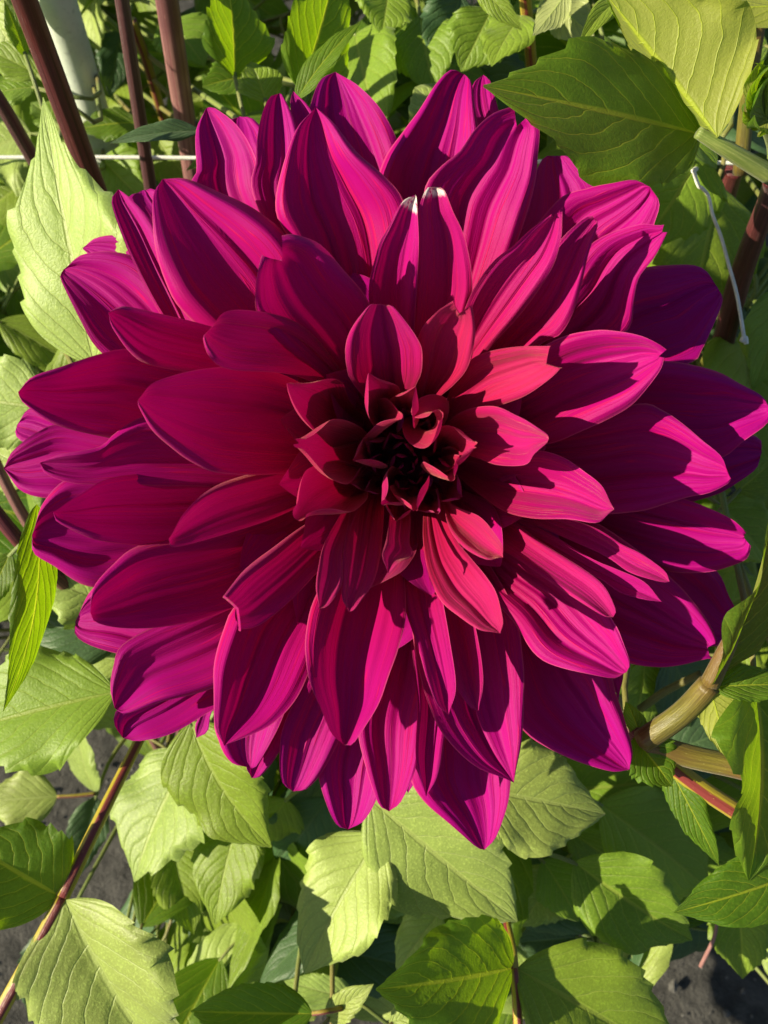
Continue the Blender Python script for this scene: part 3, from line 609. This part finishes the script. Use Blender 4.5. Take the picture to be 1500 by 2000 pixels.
# --- left side
LF('left', (185, 715, .375), (84, 190, .355), 250, acum=.55, n=(-0.45, .1), fl=16, fr=10, mat='p', bend=.03, sag=.05, shape=.8)
LF('left', (100, 800, .42), (-110, 770, .43), 190, n=(-0.95, .1), mat='p')
LF('left', (85, 930, .43), (-60, 850, .44), 130, n=(-0.76, .2), mat='p')
LF('left', (72, 985, .345), (6, 1390, .34), 100, n=(.95, .1), fl=-30, fr=15, mat='y', teeth=.06, bend=-.05, pet=[])
LF('left', (230, 1180, .44), (70, 1120, .43), 140, n=(-0.76, .2), mat='p')
LF('left', (245, 1240, .46), (40, 1220, .47), 150, n=(.3, .3), mat='d')
LF('left', (250, 1290, .47), (90, 1270, .48), 120, n=(-0.76, .2), mat='p')
LF('left', (20, 1080, .40), (-30, 1200, .40), 60, n=(.1, .2), mat='y')
LF('left', (150, 660, .40), (185, 700, .40), 30, mat='y', n=(.4, .1))
# --- lower left
LF('lowleft', (224, 1352, .40), (-110, 1440, .41), 235, n=(-0.57, .30), fl=16, fr=14, mat='g', sag=.05)
LF('lowleft', (112, 1556, .55), (-40, 1565, .55), 110, n=(-0.76, .2), mat='p', pet=[(112, 1556, .55), (150, 1554, .552), (186, 1550, .555)], pm=M_RED)
LF('lowleft', (184, 1546, .55), (150, 1396, .54), 66, n=(-0.76, .2), mat='p', pet=[])
LF('lowleft', (187, 1556, .555), (140, 1725, .55), 80, n=(.4, .2), mat='d')
LF('lowleft', (120, 1752, .385), (-70, 1640, .37), 215, n=(.3, .1), fl=14, fr=4, mat='y', sag=.03, pet=[])
LF('lowleft', (128, 1758, .383), (345, 2110, .38), 280, n=(-0.35, .1), fl=22, fr=30, mat='p', sag=.05,
   pet=[(275, 1440, .42), (200, 1590, .40), (122, 1752, .385)], pr=.0030, pm=M_RED, teeth=.14)
tube('leaf_stalk', [P(122, 1752, .385), P(60, 1870, .378), P(-40, 2050, .37)], [.0030, .0032, .0034], M_RED, plants['lowleft']['e'], n=16, sides=10, ribs=.06)
tube('leaf_stalk', [P(275, 1440, .42), P(330, 1330, .46), plants['lowleft']['g'] + Vector((0, 0, .12))], [.0030, .0033, .0038], M_RED, plants['lowleft']['e'], n=16, sides=10)
LF('lowleft', (130, 1800, .54), (60, 1985, .54), 130, n=(.4, .2), mat='d')
LF('lowleft', (372, 1470, .46), (262, 1722, .45), 195, n=(-0.66, .25), fl=14, fr=14, mat='p', teeth=.13)
# --- lower middle
LF('lowmid', (372, 1410, .40), (530, 1655, .395), 185, n=(-0.57, .20), fl=16, fr=18, mat='g', bend=.03)
LF('lowmid', (330, 1640, .50), (378, 1826, .49), 115, n=(.3, .1), fl=20, fr=20, mat='g')
LF('lowmid', (470, 1590, .45), (420, 1806, .44), 150, n=(-0.38, .2), mat='g', teeth=.08)
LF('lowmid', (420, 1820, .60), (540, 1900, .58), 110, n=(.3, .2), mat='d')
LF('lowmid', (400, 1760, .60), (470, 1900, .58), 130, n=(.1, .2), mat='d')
LF('lowmid', (610, 1980, .40), (372, 1975, .41), 125, n=(.3, .5), mat='y', fl=26, fr=26, pet=[(610, 1980, .40), (640, 1975, .40), (690, 1965, .41)], pm=M_RED)
LF('lowmid', (690, 1950, .47), (552, 1912, .47), 70, n=(-0.57, .3), mat='p')
LF('lowmid', (640, 1990, .41), (730, 1922, .40), 66, n=(-0.76, .2), fl=30, fr=20, mat='p')
LF('lowmid', (742, 1632, .405), (594, 1902, .40), 205, n=(-0.57, .25), fl=12, fr=12, mat='p', teeth=.10)
LF('lowmid', (722, 1560, .40), (1010, 1800, .405), 260, n=(-0.57, .30), fl=10, fr=10, mat='p', bend=-.02)
LF('lowmid', (930, 1540, .395), (1182, 1590, .40), 215, n=(-0.28, .4), fl=8, fr=12, mat='p', teeth=.07)
LF('lowmid', (800, 1470, .42), (806, 1612, .43), 150, n=(0, .3), mat='g')
LF('lowmid', (860, 1780, .45), (775, 1900, .45), 100, n=(-0.66, .2), mat='p')
LF('lowmid', (560, 1560, .47), (500, 1640, .49), 120, n=(.3, .2), mat='g')
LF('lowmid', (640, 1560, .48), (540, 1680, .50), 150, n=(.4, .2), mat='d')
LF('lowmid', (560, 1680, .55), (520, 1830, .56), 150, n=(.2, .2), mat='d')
LF('lowmid', (800, 1720, .50), (740, 1800, .50), 110, n=(.2, .2), mat='g')
LF('lowmid', (760, 2000, .42), (860, 1960, .42), 60, n=(-0.57, .3), mat='p')
# --- lower right
LF('lowright', (1004, 1890, .395), (734, 1932, .352), 240, n=(.35, .25), fl=14, fr=16, mat='y', sag=.04,
   pet=[(985, 1780, .42), (1000, 1850, .40), (1004, 1892, .395)], pr=.0021, pm=M_RED)
tube('leaf_stalk', [P(1004, 1890, .395), P(1010, 1960, .39), P(1014, 2060, .385)], [.0021, .0022, .0023], M_RED, plants['lowright']['e'], n=12, sides=9)
tube('leaf_stalk', [P(985, 1780, .42), P(975, 1700, .47), plants['lowright']['g'] + Vector((0, 0, .10))], [.0021, .0024, .0030], M_RED, plants['lowright']['e'], n=12, sides=9)
LF('lowright', (1010, 1892, .395), (1345, 2090, .40), 265, n=(.1, .5), fl=30, fr=14, mat='g', pet=[])
LF('lowright', (1122, 1684, .43), (1352, 1836, .43), 200, n=(-0.35, .1), fl=26, fr=30, mat='g')
LF('lowright', (1172, 1570, .46), (1390, 1745, .47), 205, n=(.2, .4), mat='g')
LF('lowright', (1060, 1680, .46), (1130, 1800, .46), 100, n=(.3, .2), mat='g')
LF('lowright', (1090, 1700, .48), (1020, 1810, .48), 120, n=(-0.57, .3), mat='p')
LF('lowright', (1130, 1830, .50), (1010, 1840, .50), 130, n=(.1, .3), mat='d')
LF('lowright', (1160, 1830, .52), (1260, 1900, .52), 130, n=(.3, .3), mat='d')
LF('lowright', (1190, 1850, .50), (1225, 1890, .50), 50, n=(-0.57, .3), mat='y')
LF('lowright', (1440, 1740, .46), (1450, 1912, .46), 120, n=(-0.19, .4), fl=30, fr=10, mat='g', pet=[(1402, 1780, .45), (1395, 1830, .455), (1368, 1888, .46)], pr=.001, pm=M_MAUVE)
LF('lowright', (1380, 1720, .50), (1300, 1880, .51), 140, n=(.3, .3), mat='d')
# --- right side
LF('right', (1560, 1705, 0.313), (1316, 1782, 0.308), 135, n=(.15, .35), fl=20, fr=12, mat='y', teeth=.05)
LF('right', (1476, 1330, 0.318), (1462, 1720, 0.308), 215, n=(.55, .1), fl=22, fr=26, mat='y', sag=.06)
LF('right', (1302, 1490, 0.343), (1404, 1690, 0.338), 76, n=(-0.19, .2), fl=40, fr=-20, mat='y', flip=False)
LF('right', (1388, 1335, 0.310), (1505, 1000, 0.293), 125, n=(.85, .1), fl=30, fr=14, mat='y', pet=[])
LF('right', (1384, 1338, 0.310), (1424, 1486, 0.310), 84, n=(-0.57, .1), fl=15, fr=10, mat='y', flip=True, pet=[])
LF('right', (1392, 1342, 0.311), (1560, 1340, 0.308), 76, n=(0, .6), fl=25, fr=25, mat='y', pet=[])
LF('right', (1560, 1370, .43), (1390, 1420, .44), 150, n=(-0.57, .35), mat='p')
LF('right', (1238, 1440, 0.330), (1312, 1536, 0.328), 110, n=(.0, .3), fl=20, fr=10, mat='y', teeth=.14, pet=[])
LF('right', (1250, 1440, 0.338), (1222, 1370, 0.348), 46, n=(.4, .1), mat='y', pet=[])
for pts, rad, m in (([(1255, 1448, 0.330), (1330, 1395, 0.320), (1386, 1336, 0.310)], (.0046, .0043, .0040), M_OLIVE),
                    ([(1386, 1336, 0.310), (1420, 1265, 0.304), (1444, 1210, 0.300)], (.0034, .0028, .0016), M_OLIVE),
                    ([(1262, 1452, 0.332), (1350, 1478, 0.330), (1440, 1498, 0.326), (1560, 1530, 0.318)], (.0046, .0046, .0045, .0044), M_OLIVE),
                    ([(1280, 1470, 0.343), (1370, 1540, 0.338), (1460, 1600, 0.333), (1560, 1680, 0.328)], (.0036, .0037, .0037, .0037), M_RED),
                    ([(1255, 1448, 0.334), (1200, 1380, .43), (1150, 1260, .52)], (.0048, .0052, .0056), M_MAUVE),
                    ([(1250, 1385, .43), (1300, 1350, .42), (1370, 1315, .41)], (.0020, .0020, .0018), M_OLIVE)):
    tube('branch', [P(*q) for q in pts], list(rad), m, plants['right']['e'], n=16, sides=12, ribs=.04)
q = P(1150, 1260, .52)
tube('branch', [q, q.lerp(plants['right']['g'], .5), plants['right']['g']], [.0056, .006, .0065], M_MAUVE, plants['right']['e'], n=12)
LF('right', (1260, 1290, .44), (1230, 1440, .45), 120, n=(.3, .2), mat='g')
LF('right', (1310, 1270, .44), (1350, 1420, .46), 140, n=(.3, .2), mat='d')
LF('right', (1380, 1200, .46), (1500, 1140, .46), 160, n=(.2, .2), mat='g')
LF('right', (1400, 980, .44), (1500, 1100, .44), 130, n=(.3, .2), mat='g')
LF('right', (1440, 960, .42), (1510, 900, .42), 90, n=(.2, .2), mat='g')
LF('right', (1280, 1480, .48), (1430, 1420, .48), 130, n=(.2, .3), mat='d')
# --- upper right
LF('upright', (1368, 262, .335), (944, 168, .296), 262, n=(.52, .00), fl=10, fr=14, mat='y', sag=.05, bend=-.02, teeth=.10, pet=[])
LF('upright', (1402, 268, .322), (1176, -20, .315), 330, n=(-0.85, .15), fl=4, fr=78, mat='y', flip=True, pet=[], teeth=.09, quilt=.6)
for pts, rad, m in (([(1362, 258, .326), (1420, 292, .328), (1510, 345, .335)], (.0022, .0030, .0036), M_GREEN),
                    ([(1510, 345, .335), (1500, 390, .36), (1440, 560, .43), (1395, 740, .50)], (.0038, .0042, .0058, .0062), M_MAROON),
                    ([(1484, 20, .36), (1462, 180, .38), (1446, 340, .40)], (.0032, .0034, .0036), M_OLIVE),
                    ([(1400, 0, .42), (1412, 100, .45), (1425, 220, .48)], (.0036, .0036, .0036), M_MAUVE),
                    ([(1024, -20, .42), (1032, 60, .44), (1040, 150, .47)], (.0032, .0032, .0032), M_RED),
                    ([(1435, 330, .45), (1420, 380, .47), (1405, 440, .50)], (.0048, .0050, .0052), M_MAROON)):
    tube('branch', [P(*q) for q in pts], list(rad), m, plants['upright']['e'], n=16, sides=12, ribs=.04)
q = P(1395, 740, .50); gg = plants['upright']['g']
tube('branch', [q, q.lerp(gg, .5), gg], [.0062, .0065, .007], M_MAROON, plants['upright']['e'], n=12)
LF('upright', (1250, -20, .335), (1128, 98, .33), 50, n=(.2, .3), fl=25, fr=25, mat='g', teeth=.04, bend=.08)
LF('upright', (1110, -20, .40), (1040, 70, .40), 60, n=(.1, .3), mat='p', flip=True)
LF('upright', (1080, 0, .41), (1160, 70, .41), 90, n=(-0.57, .2), mat='p', flip=True)
LF('upright', (1600, 0, .33), (1270, -6, .33), 70, n=(0, .3), mat='y', flip=True)
LF('upright', (1500, 90, .43), (1340, 90, .43), 120, n=(0, .3), mat='g')
LF('upright', (1400, -20, .46), (1300, 60, .47), 120, n=(.3, .2), mat='d')
LF('upright', (1370, 300, .40), (1250, 480, .42), 190, n=(.5, .2), mat='g')
LF('upright', (1400, 360, .44), (1330, 640, .46), 200, n=(.4, .1), mat='g')
LF('upright', (1460, 600, .48), (1420, 760, .49), 130, n=(.3, .1), mat='d')
LF('upright', (1530, 560, .44), (1470, 760, .45), 120, n=(.2, .1), mat='g')
LF('upright', (1300, 230, .36), (1400, 330, .36), 90, n=(.4, .2), mat='g')
# unopened bud at the right edge
bud = empty('flower_bud', parent=plants['upright']['e'])
for k in range(7):
    a = k / 7 * 6.283
    leaf(bud, (1496 + 4 * math.cos(a), 236, .312), (1500 + 30 * math.cos(a), 128 + 12 * math.sin(a), .296 + .006 * math.sin(a)), 50, n=(math.cos(a), .2 * math.sin(a) + .2), fl=35, fr=35, sag=.22, mat='y', flip=True,
         teeth=0, NTT=16, NU=9, name='sepal', quilt=0, wavy=.02)
for k in range(3):
    leaf(bud, (1502, 235, .31), (1456 + 18 * k, 200 + 24 * k, .300), 40, n=(-0.57, .2), fl=20, fr=20, sag=.25, mat='y', flip=True, teeth=0, NTT=16, NU=9, name='sepal', quilt=0)
tube('bud_stalk', [P(1498, 234, .312), P(1512, 290, .33), P(1508, 350, .338)], [.003, .0026, .0026], M_GREEN, bud, n=8)
# --- top middle
LF('topmid', (694, 66, .47), (750, 262, .44), 175, n=(-0.66, .1), fl=8, fr=8, mat='g')
LF('topmid', (586, 176, .40), (655, -70, .39), 150, n=(.9, .1), fl=14, fr=14, mat='y', teeth=.06)
LF('topmid', (578, 196, .39), (706, 42, .385), 50, n=(-0.19, .2), fl=20, fr=20, mat='y', teeth=.03)
LF('topmid', (520, 200, .42), (490, 120, .42), 90, n=(.2, .2), mat='g')
LF('topmid', (820, 30, .46), (850, 190, .45), 140, n=(-0.38, .2), mat='g')
LF('topmid', (900, -10, .45), (850, 140, .46), 130, n=(.4, .1), mat='d')
LF('topmid', (960, 20, .44), (900, 140, .45), 130, n=(.3, .3), mat='g')
LF('topmid', (1020, 30, .43), (960, 130, .42), 110, n=(-0.38, .3), mat='g')
LF('topmid', (880, 240, .44), (810, 170, .44), 130, n=(.1, .2), mat='p')
LF('topmid', (930, -30, .40), (1020, 60, .40), 50, n=(-0.57, .2), mat='g')
LF('topmid', (760, -20, .45), (745, 70, .45), 120, n=(.2, .2), mat='g')
# --- upper left around the stake
LF('stake', (458, 150, .43), (440, -60, .42), 135, n=(.8, .15), fl=20, fr=16, mat='y', teeth=.14)
LF('stake', (500, 150, .45), (395, 170, .44), 90, n=(.2, .3), mat='y')
LF('stake', (392, 256, .385), (216, 280, .38), 40, n=(.1, .3), fl=22, fr=22, mat='d', teeth=.04)
LF('stake', (270, 240, .50), (150, 255, .50), 60, n=(-0.38, .2), mat='y')
LF('stake', (200, 310, .52), (290, 400, .52), 120, n=(-0.76, .1), mat='g')
LF('stake', (300, 260, .53), (385, 370, .53), 110, n=(-0.57, .1), mat='g')
LF('stake', (175, -30, .56), (195, 100, .56), 90, n=(-0.76, .1), mat='p')
LF('stake', (235, 60, .58), (215, 190, .58), 80, n=(.4, .1), mat='d')
LF('stake', (330, 40, .50), (400, 130, .50), 120, n=(.2, .2), mat='g')
LF('stake', (250, 150, .60), (200, 220, .60), 80, n=(-0.19, .2), mat='g')
LF('stake', (-40, -20, .44), (50, 125, .44), 110, n=(-0.76, .1), mat='p')
LF('stake', (50, 110, .42), (8, 0, .41), 40, n=(.4, .1), mat='y')
LF('stake', (80, 150, .44), (-40, 90, .44), 70, n=(-0.38, .2), mat='g')
LF('stake', (70, 170, .45), (-30, 190, .45), 60, n=(0, .3), mat='g')
LF('stake', (60, 260, .50), (-60, 320, .50), 160, n=(-0.76, .2), mat='p')
LF('stake', (60, 350, .51), (-40, 430, .51), 140, n=(-0.19, .2), mat='g')
LF('stake', (110, 240, .50), (60, 200, .50), 60, n=(.2, .2), mat='g')
for pts, rad, m in (([(22, -60, .335), (48, 0, .36), (212, 440, .47)], (.0052, .0054, .0060), M_MAROON),
                    ([(228, -60, .36), (238, 0, .38), (296, 380, .49)], (.0031, .0032, .0036), M_PLUM),
                    ([(316, -60, .40), (326, 0, .42), (376, 330, .52)], (.0056, .0058, .0062), M_MAUVE),
                    ([(-20, 170, .40), (8, 212, .41), (62, 305, .44)], (.0034, .0035, .0037), M_PLUM),
                    ([(258, 40, .50), (286, 120, .53), (322, 240, .58)], (.0028, .0030, .0032), M_RED),
                    ([(-40, 840, .40), (30, 980, .43), (90, 1080, .46)], (.0026, .0028, .0030), M_MAUVE),
                    ([(-40, 960, .40), (50, 1070, .41), (170, 1180, .45)], (.0034, .0036, .0040), M_MAROON)):
    pw = [P(*q_) for q_ in pts]
    e_ = plants['left' if pts[0][1] > 500 else 'stake']
    end = pw[-1]; d_ = (pw[-1] - pw[-2]).normalized()
    far = end + d_ * max(.02, min(.25, (end.z - .03) / max(.2, -d_.z)))
    foot = Vector((far.x, far.y, -0.01)).lerp(Vector((e_['g'].x, e_['g'].y, -0.01)), .25)
    tube('stem', pw + [end.lerp(far, .5), far, foot], list(rad) + [rad[-1] * 1.03, rad[-1] * 1.06, rad[-1] * 1.1], m, e_['e'], n=44, sides=14, ribs=.03)

# --- fill: leaves deeper in the stand
kp = {k: v['g'] for k, v in plants.items()}
def soil_gap(x, y):
    return (20 < x < 230 and 1380 < y < 2100) or (1300 < x < 1700 and 1830 < y) or (560 < x < 740 and 1880 < y) or (120 < x < 260 and 1200 < y < 1420 and False)
cnt = 0
for k in range(800):
    x = rng.uniform(-320, 1820); y = rng.uniform(-420, 2150)
    if k >= 620: y = rng.uniform(-300, 420)
    if k >= 700: x = rng.uniform(-700, 60); y = rng.uniform(-300, 900)
    if soil_gap(x, y): continue
    deep = rng.random() if k < 620 else rng.uniform(.05, .4)
    dg = (CAM.z) / -(FWD + RIGHT * ((x - 750) / FPX) + UP * ((1000 - y) / FPX)).z
    d = 0.47 + (min(dg - 0.16, 0.78) - 0.47) * deep
    if 300 < x < 1250 and 420 < y < 1350: continue
    if x < 520 and -150 < y < 480 and d < .60: d = .60 + .1 * deep
    B = P(x, y, d)
    if B.z < 0.05: continue
    a = rng.uniform(0, 6.283); L = rng.uniform(.065, .125)
    dirv = (Vector((math.cos(a), math.sin(a), rng.uniform(-.5, .15)))).normalized()
    T_ = B + dirv * L
    tp = pix(T_)
    if soil_gap(tp[0], tp[1]): continue
    key = min(kp, key=lambda q_: (kp[q_] - Vector((B.x, B.y, 0))).length)
    if (kp[key] - Vector((B.x, B.y, 0))).length > (.30 if y > 900 else .46) or (x < 60 and y > 1300): continue
    nref = (Vector((rng.uniform(-1.5, .3), rng.uniform(-.6, .3), 1))).normalized()
    o = leaf_w(plants[key]['e'], B, T_, L * rng.uniform(.42, .62), nref, rng, rng.uniform(6, 24), rng.uniform(6, 24), rng.uniform(0, .1), rng.choice('gggdpy'), rng.uniform(.06, .13), rng.uniform(-.06, .06), NTT=30, NU=13)
    petiole(plants[key], o, B, -dirv, .0011)
    cnt += 1
for k, pl in plants.items():
    g0 = pl['g']
    tube('stem', [(g0.x, g0.y, -0.02), (g0.x + .002, g0.y, pl['top'] * .5), (g0.x, g0.y, pl['top'] + .01)], [.0062, .0052, .0034], pl['mat'], pl['e'], n=12, sides=12)

# ------------------------------------------------------------------ stake and twine
top = P(95, -60, .43); a0 = P(112, 0, .455); a1 = P(186, 235, .53)
dr = (a1 - a0).normalized(); foot = a0 + dr * ((a0.z + .03) / -dr.z)
st = empty('garden_stake', (foot.x, foot.y, 0)); tag(st, 'thick pale grey green round garden stake standing between the maroon stems', 'stake')
tube('shaft', [foot, a0, a0 - dr * .25], [.0100] * 3, M_POLE, st, n=14, sides=28)
tp_ = a0 - dr * .25
tube('end_cap', [tp_ + dr * .01, tp_ - dr * .008, tp_ - dr * .013], [.0106, .0106, .007], M_POLE, st, n=8, sides=24)
tw = empty('garden_twine', tuple(P(750, 312, .48))); tag(tw, 'thin white garden twine stretched level behind the bloom', 'twine')
tube('strand', [P(-500, 311, .478), P(195, 307, .478), P(750, 314, .470), P(1400, 318, .44), P(1900, 326, .44)], [.0011] * 2, M_TWINE, tw, n=40, sides=8)
tl = [P(1354, 332, .40), P(1364, 362, .401), P(1372, 368, .40), P(1384, 384, .402), P(1392, 420, .40), P(1408, 462, .402), P(1424, 520, .40), P(1440, 580, .402), P(1454, 664, .40)]
tube('loose_end', tl, [.0010, .0008, .0008, .0009], M_TWINE, tw, n=40, sides=8)
tube('knot', [P(1448, 668, .40), P(1454, 660, .3995), P(1458, 672, .40)], [.0012, .0016, .0010], M_TWINE, tw, n=8, sides=8)
tube('strand', [P(1354, 334, .40), P(1372, 322, .41), P(1400, 318, .44)], [.0012, .0011], M_TWINE, tw, n=8, sides=8)
print('fill leaves', cnt)
